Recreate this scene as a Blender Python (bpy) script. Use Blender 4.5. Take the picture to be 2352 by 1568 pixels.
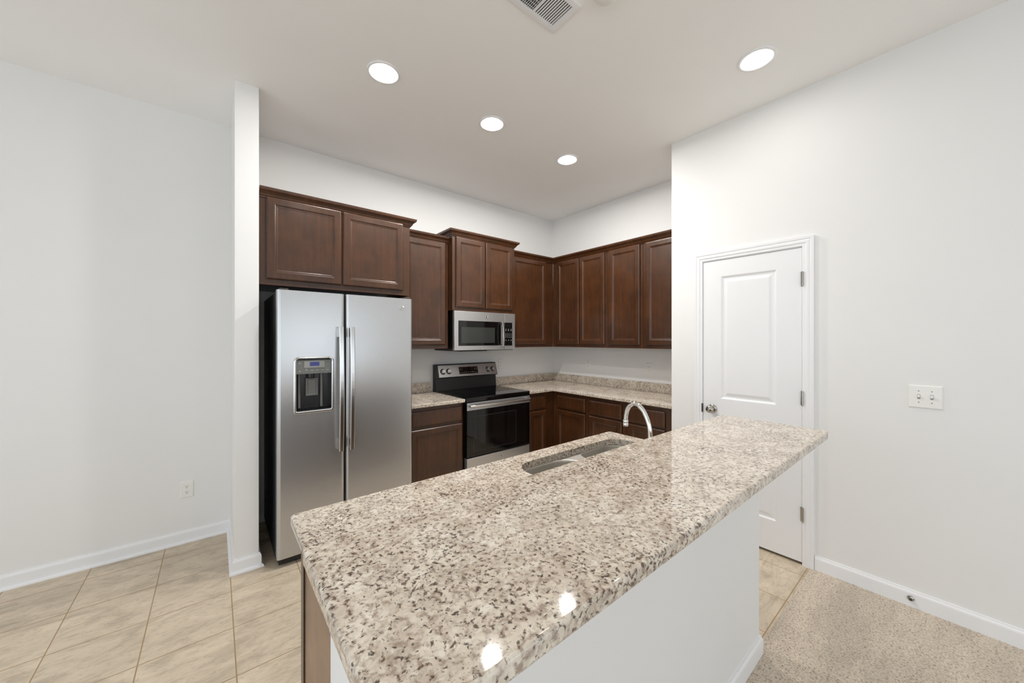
import bpy, bmesh, math, random
from mathutils import Vector, Matrix
for o in list(bpy.data.objects): bpy.data.objects.remove(o)
S = bpy.context.scene
COL = S.collection

# ------------------------------------------------------------------ camera
cam = bpy.data.cameras.new('camera'); camo = bpy.data.objects.new('camera', cam); COL.objects.link(camo)
cam.sensor_width = 36.0; cam.lens = 36.0 * 835.5 / 2352.0
cam.shift_y = -3.85 / 2352.0
cam.clip_start = 0.02; cam.clip_end = 100
camo.location = (0, 0, 1.44); camo.rotation_euler = (math.radians(90), 0, math.radians(50.793 - 90))
S.camera = camo
S.view_settings.view_transform = 'Standard'; S.view_settings.look = 'None'
S.view_settings.gamma = 1.0; S.view_settings.use_curve_mapping = False
S.view_settings.exposure = -0.12
S.cycles.use_denoising = True
S.cycles.max_bounces = 12; S.cycles.diffuse_bounces = 8; S.cycles.glossy_bounces = 6
S.cycles.sample_clamp_indirect = 8.0
S.cycles.caustics_reflective = False; S.cycles.caustics_refractive = False

# ------------------------------------------------------------------ daylight sky outside the windows
W = bpy.data.worlds.new('sky'); S.world = W; W.use_nodes = True
bg = W.node_tree.nodes['Background']; bg.inputs[0].default_value = (0.82, 0.91, 1.0, 1); bg.inputs[1].default_value = 2.65
LAMP = 1250.0      # emission of the kitchen downlight lenses
LAMP1 = 650.0     # the same over the refrigerator
LAMP2 = 100.0     # emission of the downlights over the bar side of the room, added unseen ones included

# room planes
YA, XB, XP, ZC, YC = 3.48, 3.55, 2.91, 3.045, 1.489
XW, YW = -3.2, -3.6       # far left wall and wall behind the camera
TH = 0.12

def portal(name, loc, rot, sx, sy):
    l = bpy.data.lights.new(name, 'AREA'); l.shape = 'RECTANGLE'; l.size = sx; l.size_y = sy
    l.energy = 1; l.cycles.is_portal = True
    o = bpy.data.objects.new(name, l); COL.objects.link(o); o.location = loc; o.rotation_euler = rot
    return o
WIN_BACK = [(-2.9, -0.1, 0.0, 2.4), (0.7, 2.75, 0.55, 2.15)]       # x0,x1,z0,z1 on the wall y=YW; first opening unseen, added for daylight
WIN_LEFT_ADDED = [(-3.2, -0.6, 0.3, 2.5), (-0.2, 2.4, 0.3, 2.5)]         # y0,y1,z0,z1 on the wall x=XW; unseen windows added for daylight
for x0, x1, z0, z1 in WIN_BACK:
    portal('window_portal', ((x0+x1)/2, YW-0.02, (z0+z1)/2), (math.radians(90), 0, 0), x1-x0, z1-z0)
for y0, y1, z0, z1 in WIN_LEFT_ADDED:
    portal('window_portal', (XW-0.02, (y0+y1)/2, (z0+z1)/2), (math.radians(90), 0, math.radians(-90)), y1-y0, z1-z0)

# ------------------------------------------------------------------ material helpers
def srgb(r, g, b):
    f = lambda c: (c/255/12.92) if c/255 <= 0.04045 else ((c/255+0.055)/1.055)**2.4
    return (f(r), f(g), f(b), 1)
class NT:
    def __init__(s, name):
        s.m = bpy.data.materials.new(name); s.m.use_nodes = True
        s.t = s.m.node_tree; s.b = s.t.nodes['Principled BSDF']
        s.tc = None
    def n(s, typ, **k):
        nd = s.t.nodes.new(typ)
        for a, v in k.items():
            if isinstance(a, str) and hasattr(nd, a): setattr(nd, a, v)
        return nd
    def inp(s, nd, **k):
        for a, v in k.items(): nd.inputs[a.replace('_', ' ')].default_value = v
        return nd
    def l(s, a, b): s.t.links.new(a, b)
    def co(s, scale=(1, 1, 1), loc=(0, 0, 0), rot=(0, 0, 0)):
        if not s.tc: s.tc = s.n('ShaderNodeTexCoord')
        mp = s.n('ShaderNodeMapping'); mp.inputs['Scale'].default_value = scale
        mp.inputs['Location'].default_value = loc; mp.inputs['Rotation'].default_value = rot
        s.l(s.tc.outputs['Object'], mp.inputs['Vector']); return mp.outputs[0]
    def noise(s, vec, scale, detail=3, rough=0.5, dist=0.0):
        nd = s.n('ShaderNodeTexNoise'); nd.inputs['Scale'].default_value = scale
        nd.inputs['Detail'].default_value = detail; nd.inputs['Roughness'].default_value = rough
        nd.inputs['Distortion'].default_value = dist; s.l(vec, nd.inputs['Vector']); return nd.outputs[0]
    def vor(s, vec, scale, feat='F1', rnd=1.0):
        nd = s.n('ShaderNodeTexVoronoi'); nd.feature = feat; nd.inputs['Scale'].default_value = scale
        nd.inputs['Randomness'].default_value = rnd; s.l(vec, nd.inputs['Vector']); return nd
    def ramp(s, fac, stops, interp='LINEAR'):
        nd = s.n('ShaderNodeValToRGB'); cr = nd.color_ramp; cr.interpolation = interp
        while len(cr.elements) < len(stops): cr.elements.new(0.5)
        for e, (p, c) in zip(cr.elements, stops): e.position = p; e.color = c if len(c) == 4 else (*c, 1)
        s.l(fac, nd.inputs[0]); return nd.outputs[0]
    def mix(s, fac, a, b, mode='MIX'):
        nd = s.n('ShaderNodeMix'); nd.data_type = 'RGBA'; nd.blend_type = mode
        for sock, v in ((nd.inputs[0], fac), (nd.inputs[6], a), (nd.inputs[7], b)):
            if isinstance(v, (int, float)): sock.default_value = v
            elif isinstance(v, tuple): sock.default_value = v
            else: s.l(v, sock)
        return nd.outputs[2]
    def bump(s, h, strength=0.2, dist=0.002):
        nd = s.n('ShaderNodeBump'); nd.inputs['Strength'].default_value = strength; nd.inputs['Distance'].default_value = dist
        s.l(h, nd.inputs['Height']); s.l(nd.outputs[0], s.b.inputs['Normal'])
    def base(s, c):
        if isinstance(c, tuple): s.b.inputs['Base Color'].default_value = c
        else: s.l(c, s.b.inputs['Base Color'])
    def set(s, **k):
        for a, v in k.items():
            s.b.inputs[a.replace('_', ' ')].default_value = v
        return s
W4 = (1, 1, 1, 1); B4 = (0, 0, 0, 1)
def g4(v): return (v, v, v, 1)

def paint(name, rgb, rough=0.6, tex=0.15):
    n = NT(name); v = n.co(); nz = n.noise(v, 3.0, 2)
    c = srgb(*rgb); c2 = tuple(x*0.97 for x in c[:3]) + (1,)
    n.base(n.mix(nz, c2, c)); n.set(Roughness=rough)
    n.bump(n.noise(v, 260, 2), tex, 0.0006); return n.m
M = {}
M['wall'] = paint('wall_paint', (235, 234, 232), 0.62)
M['ceiling'] = paint('ceiling_paint', (247, 246, 244), 0.85, 0.25)
M['trim'] = paint('trim_paint', (240, 240, 241), 0.35, 0.03)
M['door'] = paint('door_paint', (238, 238, 239), 0.38, 0.05)
M['plastic_white'] = paint('white_plastic', (238, 237, 232), 0.3, 0.0)

def granite():
    n = NT('speckled_granite'); v = n.co()
    warp = n.noise(v, 34, 3, 0.6)
    wv = n.n('ShaderNodeVectorMath', operation='MULTIPLY_ADD'); 
    nzc = n.n('ShaderNodeTexNoise'); nzc.inputs['Scale'].default_value = 45; nzc.inputs['Detail'].default_value = 2; n.l(v, nzc.inputs['Vector'])
    n.l(nzc.outputs[1], wv.inputs[0]); wv.inputs[1].default_value = (0.012, 0.012, 0.012); n.l(v, wv.inputs[2])
    V = wv.outputs[0]
    cream = n.ramp(n.noise(V, 24, 4, 0.62), [(0.30, srgb(232, 224, 210)), (0.5, srgb(212, 200, 184)), (0.68, srgb(182, 168, 152))])
    big = n.ramp(n.noise(v, 7, 2), [(0.42, B4), (0.66, W4)])
    taupe = n.ramp(n.noise(V, 75, 4, 0.6), [(0.47, B4), (0.64, g4(0.8))])
    c1 = n.mix(taupe, cream, srgb(146, 126, 111))
    white = n.ramp(n.noise(V, 48, 3, 0.6), [(0.55, B4), (0.68, g4(0.6))])
    c2 = n.mix(white, c1, srgb(244, 238, 227))
    # dark flecks, denser in drifting patches
    add = n.n('ShaderNodeMath', operation='MULTIPLY_ADD'); n.l(big, add.inputs[0]); add.inputs[1].default_value = 0.07
    n.l(n.noise(V, 122, 3, 0.6), add.inputs[2])
    dark = n.ramp(add.outputs[0], [(0.575, B4), (0.665, g4(0.92))])
    dcol = n.ramp(n.noise(v, 60, 1), [(0.35, srgb(50, 40, 34)), (0.6, srgb(100, 78, 64))])
    c3 = n.mix(dark, c2, dcol)
    n.base(c3); n.set(Roughness=0.045, Specular_IOR_Level=0.55)
    return n.m
M['granite'] = granite()

def wood(name, dark, light, rough=0.32, scale=1.0):
    n = NT(name); v = n.co((14*scale, 14*scale, 1.3*scale)); v2 = n.co()
    g = n.noise(v, 3.0, 5, 0.6, 0.4); blot = n.noise(v2, 5.0, 4, 0.6)
    c = n.mix(g, srgb(*dark), srgb(*light))
    b = n.ramp(blot, [(0.35, g4(0.72)), (0.65, g4(1.15))])
    n.base(n.mix(1.0, c, b, 'MULTIPLY')); n.set(Roughness=rough, Coat_Weight=0.25, Coat_Roughness=0.18)
    n.bump(g, 0.06, 0.001); return n.m
M['wood'] = wood('dark_cherry_wood', (42, 22, 9), (86, 50, 23))
M['wood_in'] = wood('dark_espresso_wood', (44, 26, 18), (60, 36, 24))  # the island face frame's own dark espresso finish
M['veneer'] = wood('brown_veneer', (128, 100, 78), (150, 120, 96), 0.45)

def steel(name, rgb, rough, axis='z'):
    n = NT(name); sc = (2, 2, 500) if axis == 'z' else (500, 500, 2)
    v = n.co(sc); nz = n.noise(v, 1.0, 2)
    n.base(n.mix(nz, srgb(*[int(c*0.96) for c in rgb]), srgb(*rgb))); n.set(Metallic=1.0, Roughness=rough)
    n.bump(nz, 0.03, 0.0004); return n.m
M['steel'] = steel('brushed_stainless', (200, 200, 200), 0.27); M['steel'].node_tree.nodes['Principled BSDF'].inputs['Metallic'].default_value = 0.80
M['steel_bar'] = steel('satin_stainless_bar', (214, 213, 211), 0.22, 'x')
M['sinksteel'] = steel('sink_stainless', (205, 200, 192), 0.38, 'x'); M['sinksteel'].node_tree.nodes['Principled BSDF'].inputs['Metallic'].default_value = 0.75
def simple(name, rgb, rough=0.4, metal=0.0, **k):
    n = NT(name); v = n.co(); nz = n.noise(v, 40, 2)
    n.base(n.mix(nz, srgb(*[int(c*0.94) for c in rgb]), srgb(*rgb))); n.set(Roughness=rough, Metallic=metal, **k); return n.m
M['chrome'] = simple('polished_chrome', (232, 231, 228), 0.06, 1.0)
M['nickel'] = simple('satin_nickel', (190, 186, 178), 0.18, 1.0)
M['black'] = simple('black_enamel', (18, 18, 20), 0.28)
M['charcoal'] = simple('charcoal_textured_steel', (44, 44, 48), 0.42)
M['glass'] = simple('black_glass', (8, 8, 9), 0.04)
M['glass_soft'] = simple('dark_screen_glass', (52, 54, 52), 0.09)
M['ovenwindow'] = simple('oven_window_glass', (16, 14, 13), 0.05)
M['rubber'] = simple('matt_black_rubber', (14, 14, 14), 0.7)
M['grey'] = simple('grey_plastic', (112, 112, 108), 0.35)
M['lightgrey'] = simple('light_grey_plastic', (150, 150, 146), 0.35)
M['darkgrey'] = simple('dark_grey_plastic', (48, 49, 50), 0.25)
M['print'] = simple('pale_print', (205, 205, 202), 0.5)
M['slot'] = simple('dark_slot', (60, 58, 56), 0.6)
M['dark'] = simple('dark_interior', (20, 19, 19), 0.9)
M['duct'] = simple('grey_duct', (95, 96, 98), 0.7)
M['drywall_in'] = simple('pantry_paint', (200, 199, 196), 0.8)
def emit(name, col, st):
    n = NT(name); n.base(g4(0.8)); n.b.inputs['Emission Color'].default_value = col
    n.b.inputs['Emission Strength'].default_value = st; return n.m
M['lamp'] = emit('lit_lamp_lens', (1.0, 0.985, 0.955, 1), LAMP)
M['lamp_mid'] = emit('refrigerator_lamp_lens', (1.0, 0.985, 0.955, 1), LAMP1); M['lamp_soft'] = emit('dimmer_lamp_lens', (1.0, 0.985, 0.955, 1), LAMP2)
M['reflector'] = emit('glowing_reflector', (1.0, 0.96, 0.90, 1), 9.0)
M['lcd'] = emit('blue_lcd', srgb(60, 75, 150), 0.18); M['lcd'].node_tree.nodes['Principled BSDF'].inputs['Base Color'].default_value = srgb(52, 60, 110); 

def tile():
    n = NT('beige_floor_tile')
    v = n.co((1, 1, 1), (-0.071, -0.261, 0))
    br = n.n('ShaderNodeTexBrick'); br.offset = 0.0; br.squash = 1.0
    n.l(v, br.inputs['Vector'])
    br.inputs['Scale'].default_value = 1.0; br.inputs['Mortar Size'].default_value = 0.0026
    br.inputs['Brick Width'].default_value = 0.338; br.inputs['Row Height'].default_value = 0.3385
    br.inputs['Mortar Smooth'].default_value = 0.1; br.inputs['Bias'].default_value = 0
    br.inputs['Color1'].default_value = g4(0.0); br.inputs['Color2'].default_value = g4(1.0); br.inputs['Mortar'].default_value = g4(0.5)
    vs = n.co((4.2, 12, 1), (0, 0, 0), (0, 0, math.radians(28)))
    vein = n.noise(vs, 1.0, 6, 0.62, 0.8)
    fine = n.noise(n.co((20, 46, 1), (3, 1, 0), (0, 0, math.radians(28))), 1.0, 6, 0.75, 1.0)
    c = n.ramp(vein, [(0.3, srgb(168, 154, 136)), (0.48, srgb(202, 186, 164)), (0.7, srgb(219, 203, 181))])
    c = n.mix(n.ramp(fine, [(0.36, g4(0.45)), (0.5, B4)]), c, srgb(140, 128, 110))
    pert = n.mix(0.16, c, n.mix(br.outputs['Color'], srgb(160, 146, 126), srgb(214, 196, 170)))
    n.base(n.mix(br.outputs['Fac'], pert, srgb(158, 132, 98)))
    n.set(Roughness=0.42)
    hm = n.n('ShaderNodeMath', operation='SUBTRACT'); n.l(fine, hm.inputs[0])
    mm = n.n('ShaderNodeMath', operation='MULTIPLY'); n.l(br.outputs['Fac'], mm.inputs[0]); mm.inputs[1].default_value = 2.0
    n.l(mm.outputs[0], hm.inputs[1]); n.bump(hm.outputs[0], 0.35, 0.0012)
    return n.m
M['tile'] = tile()
def carpet():
    n = NT('beige_carpet'); v = n.co()
    tuft = n.vor(v, 190).outputs['Distance']; nz = n.noise(v, 130, 3, 0.7)
    track = n.noise(n.co((1.3, 7.0, 1), (0.3, 0.1, 0), (0, 0, math.radians(20))), 1.0, 2)
    c = n.ramp(nz, [(0.34, srgb(140, 122, 103)), (0.44, srgb(212, 194, 172)), (0.6, srgb(232, 217, 196))])
    t = n.ramp(track, [(0.36, g4(0.80)), (0.6, g4(1.04))])
    n.base(n.mix(1.0, c, t, 'MULTIPLY')); n.set(Roughness=0.95, Sheen_Weight=0.3)
    ad = n.n('ShaderNodeMath', operation='ADD'); n.l(tuft, ad.inputs[0]); n.l(nz, ad.inputs[1])
    n.bump(ad.outputs[0], 0.9, 0.006); return n.m
M['carpet'] = carpet()

# ------------------------------------------------------------------ mesh helpers
def finish(name, bm, mat, parent=None, smooth=False, angle=35):
    bmesh.ops.remove_doubles(bm, verts=bm.verts, dist=1e-6)
    bmesh.ops.recalc_face_normals(bm, faces=bm.faces)
    me = bpy.data.meshes.new(name); bm.to_mesh(me); bm.free()
    me.materials.append(M[mat] if isinstance(mat, str) else mat)
    if smooth:
        me.set_sharp_from_angle(angle=math.radians(angle))
        for p in me.polygons:
            L = max((me.vertices[a].co-me.vertices[b].co).length for a, b in p.edge_keys)
            p.use_smooth = p.area / max(L, 1e-9) < 0.018
    o = bpy.data.objects.new(name, me); COL.objects.link(o)
    if parent is not None: o.parent = parent
    return o
def add_box(bm, x0, x1, y0, y1, z0, z1, bevel=0.0, seg=2):
    t = bmesh.new()
    bmesh.ops.create_cube(t, size=1.0)
    for v in t.verts:
        v.co = Vector(((x0+x1)/2 + v.co.x*(x1-x0), (y0+y1)/2 + v.co.y*(y1-y0), (z0+z1)/2 + v.co.z*(z1-z0)))
    if bevel > 0: bmesh.ops.bevel(t, geom=list(t.edges), offset=bevel, segments=seg, affect='EDGES', profile=0.5)
    join(bm, t)
def join(bm, t, mat=None):
    mp = {}
    for v in t.verts: mp[v] = bm.verts.new(mat @ v.co if mat else v.co)
    for f in t.faces:
        try: bm.faces.new([mp[v] for v in f.verts])
        except ValueError: pass
    t.free()
def box(name, x0, x1, y0, y1, z0, z1, mat, parent=None, bevel=0.0, seg=2):
    bm = bmesh.new(); add_box(bm, x0, x1, y0, y1, z0, z1, bevel, seg); return finish(name, bm, mat, parent, bevel > 0)
def boxes(name, lst, mat, parent=None, bevel=0.0):
    bm = bmesh.new()
    for b in lst: add_box(bm, *b, bevel)
    return finish(name, bm, mat, parent, bevel > 0)
def add_lathe(bm, prof, seg=32, mat=Matrix(), cap=True):
    """prof: (radius, height) along local z"""
    rings = []
    for r, h in prof:
        if r < 1e-6: rings.append([bm.verts.new(mat @ Vector((0, 0, h)))])
        else: rings.append([bm.verts.new(mat @ Vector((r*math.cos(2*math.pi*i/seg), r*math.sin(2*math.pi*i/seg), h))) for i in range(seg)])
    for a, b in zip(rings, rings[1:]):
        for i in range(seg):
            j = (i+1) % seg
            if len(a) == 1 and len(b) == 1: continue
            if len(a) == 1: bm.faces.new([a[0], b[i], b[j]])
            elif len(b) == 1: bm.faces.new([a[i], a[j], b[0]])
            else: bm.faces.new([a[i], a[j], b[j], b[i]])
    if cap:
        for r in (rings[0], rings[-1]):
            if len(r) > 1: bm.faces.new(r)
def add_tube(bm, pts, rad, seg=16, flat=None):
    """tube through pts; flat=(normal vector, ratio) squashes the section"""
    pts = [Vector(p) for p in pts]; rings = []
    n = len(pts); up = Vector((0, 0, 1)) if flat is None else Vector(flat[0])
    t0 = (pts[1]-pts[0]).normalized()
    if abs(t0.dot(up)) > 0.95: up = Vector((1, 0, 0))
    side = t0.cross(up).normalized()
    for i, p in enumerate(pts):
        t = (pts[min(i+1, n-1)] - pts[max(i-1, 0)]).normalized()
        side = (side - t*side.dot(t)).normalized(); w = t.cross(side).normalized()
        r = rad[i] if isinstance(rad, (list, tuple)) else rad
        k = flat[1] if flat else 1.0
        rings.append([bm.verts.new(p + side*r*math.cos(2*math.pi*j/seg) + w*r*k*math.sin(2*math.pi*j/seg)) for j in range(seg)])
    for a, b in zip(rings, rings[1:]):
        for j in range(seg): bm.faces.new([a[j], a[(j+1) % seg], b[(j+1) % seg], b[j]])
    bm.faces.new(rings[0]); bm.faces.new(rings[-1])
def smooth_path(pts, n=6):
    P = [Vector(p) for p in pts]; out = []
    for i in range(len(P)-1):
        p0, p1, p2, p3 = P[max(i-1, 0)], P[i], P[i+1], P[min(i+2, len(P)-1)]
        for k in range(n):
            t = k/n
            out.append(0.5*((2*p1) + (p2-p0)*t + (2*p0-5*p1+4*p2-p3)*t*t + (3*p1-p0-3*p2+p3)*t**3))
    out.append(P[-1]); return out
def add_extrude(bm, p0, d, out, prof, L, k0=0.0, k1=0.0, up=(0, 0, 1)):
    """profile points (o, u): o along 'out', u along 'up'; extruded along d for L; k = mitre shift per unit o at each end"""
    p0, d, out, up = Vector(p0), Vector(d), Vector(out), Vector(up)
    a = [bm.verts.new(p0 + out*o + up*u - d*(k0*o)) for o, u in prof]
    b = [bm.verts.new(p0 + out*o + up*u + d*(L + k1*o)) for o, u in prof]
    n = len(prof)
    for i in range(n): bm.faces.new([a[i], a[(i+1) % n], b[(i+1) % n], b[i]])
    bm.faces.new(a); bm.faces.new(b)
def ring_pts(x0, x1, z0, z1, ins): return [(x0+ins, z0+ins), (x1-ins, z0+ins), (x1-ins, z1-ins), (x0+ins, z1-ins)]
def add_panel(bm, x0, x1, z0, z1, yb, rings, fill=True, back=True):
    """front facing -y; rings (inset, y) from the back edge towards the middle"""
    rs = []
    for ins, y in [(0.0, yb)] + rings:
        rs.append([bm.verts.new(Vector((x, y, z))) for x, z in ring_pts(x0, x1, z0, z1, ins)])
    if back: bm.faces.new(rs[0])
    for a, b in zip(rs, rs[1:]):
        for i in range(4): bm.faces.new([a[i], a[(i+1) % 4], b[(i+1) % 4], b[i]])
    if fill: bm.faces.new(rs[-1])
def rrect(x0, x1, y0, y1, r, n=8):
    """rounded rectangle outline; r = one radius or four (bl, br, tr, tl)"""
    if not isinstance(r, (list, tuple)): r = [r]*4
    c = [(x0+r[0], y0+r[0], r[0], 180), (x1-r[1], y0+r[1], r[1], 270), (x1-r[2], y1-r[2], r[2], 0), (x0+r[3], y1-r[3], r[3], 90)]
    out = []
    for cx, cy, rr, a0 in c:
        for i in range(n+1):
            a = math.radians(a0 + 90*i/n); out.append((cx+rr*math.cos(a), cy+rr*math.sin(a)))
    return out
def add_slab(bm, outer, holes, z0, z1, edge=0.004):
    """horizontal slab from outlines, with an eased outer edge and through holes"""
    t = bmesh.new()
    def loop(pts, z): 
        vs = [t.verts.new((x, y, z)) for x, y in pts]
        return vs
    def wall(a, b):
        n = len(a)
        for i in range(n): t.faces.new([a[i], a[(i+1) % n], b[(i+1) % n], b[i]])
    def inset(pts, d):
        n = len(pts); out = []
        for i in range(n):
            p = Vector(pts[i]); a = Vector(pts[i-1]); b = Vector(pts[(i+1) % n])
            e1 = (p-a).normalized(); e2 = (b-p).normalized()
            n1 = Vector((-e1.y, e1.x)); n2 = Vector((-e2.y, e2.x)); m = (n1+n2)
            m = m / max(m.length_squared/2, 0.3)
            out.append((p.x + m.x*d, p.y + m.y*d))
        return out
    prof = []
    for k in range(5):
        a = math.radians(90*k/4); prof.append((edge*(1-math.sin(a)), edge*(1-math.cos(a))))
    # from top plane outward
    rings = [loop(inset(outer, edge - edge*math.sin(math.radians(90*k/4))), z1 - edge*(1-math.cos(math.radians(90*k/4)))) for k in range(5)]
    rings += [loop(inset(outer, edge - edge*math.cos(math.radians(90*k/4))), z0 + edge*(1-math.sin(math.radians(90*k/4)))) for k in range(5)]
    for a, b in zip(rings, rings[1:]): wall(a, b)
    for ztop, outr in ((z1, rings[0]), (z0, rings[-1])):
        hl = [loop(h, ztop) for h in holes]
        if ztop == z1: ht = hl
        else: hb = hl
        es = []
        for lp in [outr] + hl:
            for i in range(len(lp)):
                a, b = lp[i], lp[(i+1) % len(lp)]
                e = t.edges.get((a, b)) or t.edges.new((a, b)); es.append(e)
        if not holes: t.faces.new(outr)
        else: bmesh.ops.triangle_fill(t, edges=es, use_beauty=True, use_dissolve=False)
    for a, b in zip(ht, hb) if holes else (): wall(a, b)
    join(bm, t)

def thing(name, label, cat, loc=(0, 0, 0), rotz=0.0, group=None):
    o = bpy.data.objects.new(name, None); COL.objects.link(o); o.empty_display_size = 0.1
    o.location = loc; o.rotation_euler = (0, 0, rotz); return tag(o, label, cat, group)
def tag(o, label, cat, group=None):
    o['label'] = label; o['category'] = cat
    if group: o['group'] = group
    return o
def struct(o): o['kind'] = 'structure'; return o
def dup(root, loc, rotz=None):
    r = root.copy(); COL.objects.link(r); r.location = loc
    if rotz is not None: r.rotation_euler = (0, 0, rotz)
    for ch in list(root.children):
        c = ch.copy(); COL.objects.link(c); c.parent = r
        for g in ch.children:
            d = g.copy(); COL.objects.link(d); d.parent = c
    return r
R90 = -math.pi/2       # local x -> -Y, local y -> +X : things on the right-hand walls

# ================================================================== SETTING
# floor
struct(box('floor', XW-TH, XB+TH, 0.585, YA+TH, -0.1, 0.0, 'tile'))
struct(box('floor_carpet', XW-TH, XB+TH, YW-TH, 0.585, -0.1, 0.006, 'carpet'))
struct(box('ceiling', XW-TH, XB+TH, YW-TH, YA+TH, ZC, ZC+0.1, 'ceiling'))
struct(box('wall_back', XW-TH, XB+TH, YA, YA+TH, 0, ZC, 'wall'))
struct(box('wall_kitchen_right', XB, XB+TH, YW, YA, 0, ZC, 'wall'))
# stub wall left of the refrigerator
PX0, PX1, PY = 0.092, 0.216, 2.817
struct(box('wall_stub', PX0, PX1, PY, YA, 0, ZC, 'wall', bevel=0.003))
# pantry wall with its door opening
DY0, DY1, DZ = 0.618, 1.250, 2.043
struct(boxes('wall_pantry', [(XP, XP+TH, YW, DY0, 0, ZC), (XP, XP+TH, DY1, YC, 0, ZC), (XP, XP+TH, DY0, DY1, DZ, ZC),
                            (XP+TH, XB, YC-TH, YC, 0, ZC)], 'wall'))
struct(box('wall_pantry_side', XP+TH, XB, 0.3, 0.3+TH, 0, ZC, 'wall'))
# rear and left walls with windows
def wall_windows(name, horizontal, lo, hi, wins):
    lst = []; cur = lo
    for a, b, z0, z1 in wins:
        lst.append((cur, a, 0, ZC)); 
        if z0 > 0: lst.append((a, b, 0, z0))
        lst.append((a, b, z1, ZC)); cur = b
    lst.append((cur, hi, 0, ZC))
    bb = [(a, b, YW-TH, YW, z0, z1) if horizontal else (XW-TH, XW, a, b, z0, z1) for a, b, z0, z1 in lst]
    struct(boxes(name, bb, 'wall'))
wall_windows('wall_rear', True, XW-TH, XP, WIN_BACK)
wall_windows('wall_left', False, YW-TH, YA, WIN_LEFT_ADDED)
def window(idx, horizontal, a, b, z0, z1):
    bars = []
    f = 0.05; mid = (a+b)/2
    segs = [(a, b, z0, z0+f), (a, b, z1-f, z1), (a, a+f, z0+f, z1-f), (b-f, b, z0+f, z1-f), (mid-0.03, mid+0.03, z0+f, z1-f)]
    if z0 > 0: segs.append((a+f, b-f, (z0+z1)/2-0.02, (z0+z1)/2+0.02))
    for p, q, r, s in segs:
        bars.append((p, q, YW-0.09, YW-0.04, r, s) if horizontal else (XW-0.09, XW-0.04, p, q, r, s))
    struct(boxes('window_%d' % idx, bars, 'trim'))
k = 1
for w in WIN_BACK: window(k, True, *w); k += 1
for w in WIN_LEFT_ADDED: window(k, False, *w); k += 1

# baseboards
BB = [(0, 0), (0.0125, 0), (0.0125, 0.068), (0.0115, 0.074), (0.007, 0.082), (0.006, 0.088), (0, 0.088)]
SH = [(0.0125, 0), (0.026, 0), (0.025, 0.008), (0.021, 0.014), (0.0125, 0.017)]
def baseboard(name, runs, shoe=True, z=0.0):
    bm = bmesh.new()
    for p0, d, out, L, k0, k1 in runs:
        add_extrude(bm, (p0[0], p0[1], z), (*d, 0), (*out, 0), BB, L, k0, k1)
        if shoe: add_extrude(bm, (p0[0], p0[1], z), (*d, 0), (*out, 0), SH, L, k0, k1)
    struct(finish(name, bm, 'trim'))
baseboard('baseboard_back', [((XW, YA), (1, 0), (0, -1), PX0-XW, 0, -1)])
baseboard('baseboard_stub', [((PX0, YA), (0, -1), (-1, 0), YA-PY, -1, 1), ((PX0, PY), (1, 0), (0, -1), PX1-PX0, 1, 1),
                             ((PX1, PY), (0, 1), (1, 0), 0.5, 1, 0)])
baseboard('baseboard_right', [((XP, 0.566), (0, -1), (-1, 0), 0.566-YW, 0, 0)], False, 0.006)
baseboard('baseboard_rear', [((XW, YW), (1, 0), (0, 1), XP-XW, 0, 0)], False, 0.006)
baseboard('baseboard_left', [((XW, 0.6), (0, 1), (1, 0), YA-0.6, 0, -1)])

# pantry door: casing, jamb, slab, hinges, knob
casing = [(0, 0), (0.010, 0), (0.012, 0.004), (0.012, 0.016), (0.016, 0.022), (0.0165, 0.034), (0.013, 0.040), (0.017, 0.046), (0.018, 0.060), (0, 0.060)]
cy0, cy1, cz = DY0+0.010, DY1-0.010, DZ-0.006
def casing_mesh():
    bm = bmesh.new()
    def leg(y, sgn):
        a = [bm.verts.new((XP-o, y+sgn*u, 0.0)) for o, u in casing]
        b = [bm.verts.new((XP-o, y+sgn*u, cz+u)) for o, u in casing]
        n = len(a)
        for i in range(n): bm.faces.new([a[i], a[(i+1) % n], b[(i+1) % n], b[i]])
        bm.faces.new(a); return b
    b1 = leg(cy0, -1); b2 = leg(cy1, 1); n = len(b1)
    for i in range(n): bm.faces.new([b1[i], b1[(i+1) % n], b2[(i+1) % n], b2[i]])
    return bm
struct(finish('trim_1', casing_mesh(), 'trim', smooth=True, angle=25))
struct(boxes('trim_2', [(XP-0.001, XP+TH+0.001, DY0, DY0+0.010, 0, DZ), (XP-0.001, XP+TH+0.001, DY1-0.010, DY1, 0, DZ),
                        (XP-0.001, XP+TH+0.001, DY0+0.010, DY1-0.010, DZ-0.010, DZ)], 'trim'))
door = thing('door_1', 'white two-panel pantry door with a round satin knob', 'door', (XP-0.004, DY1-0.0125, 0.018), R90)
door['kind'] = 'structure'
dw, dh = (DY1-0.0125)-(DY0+0.0125), 2.012
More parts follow.
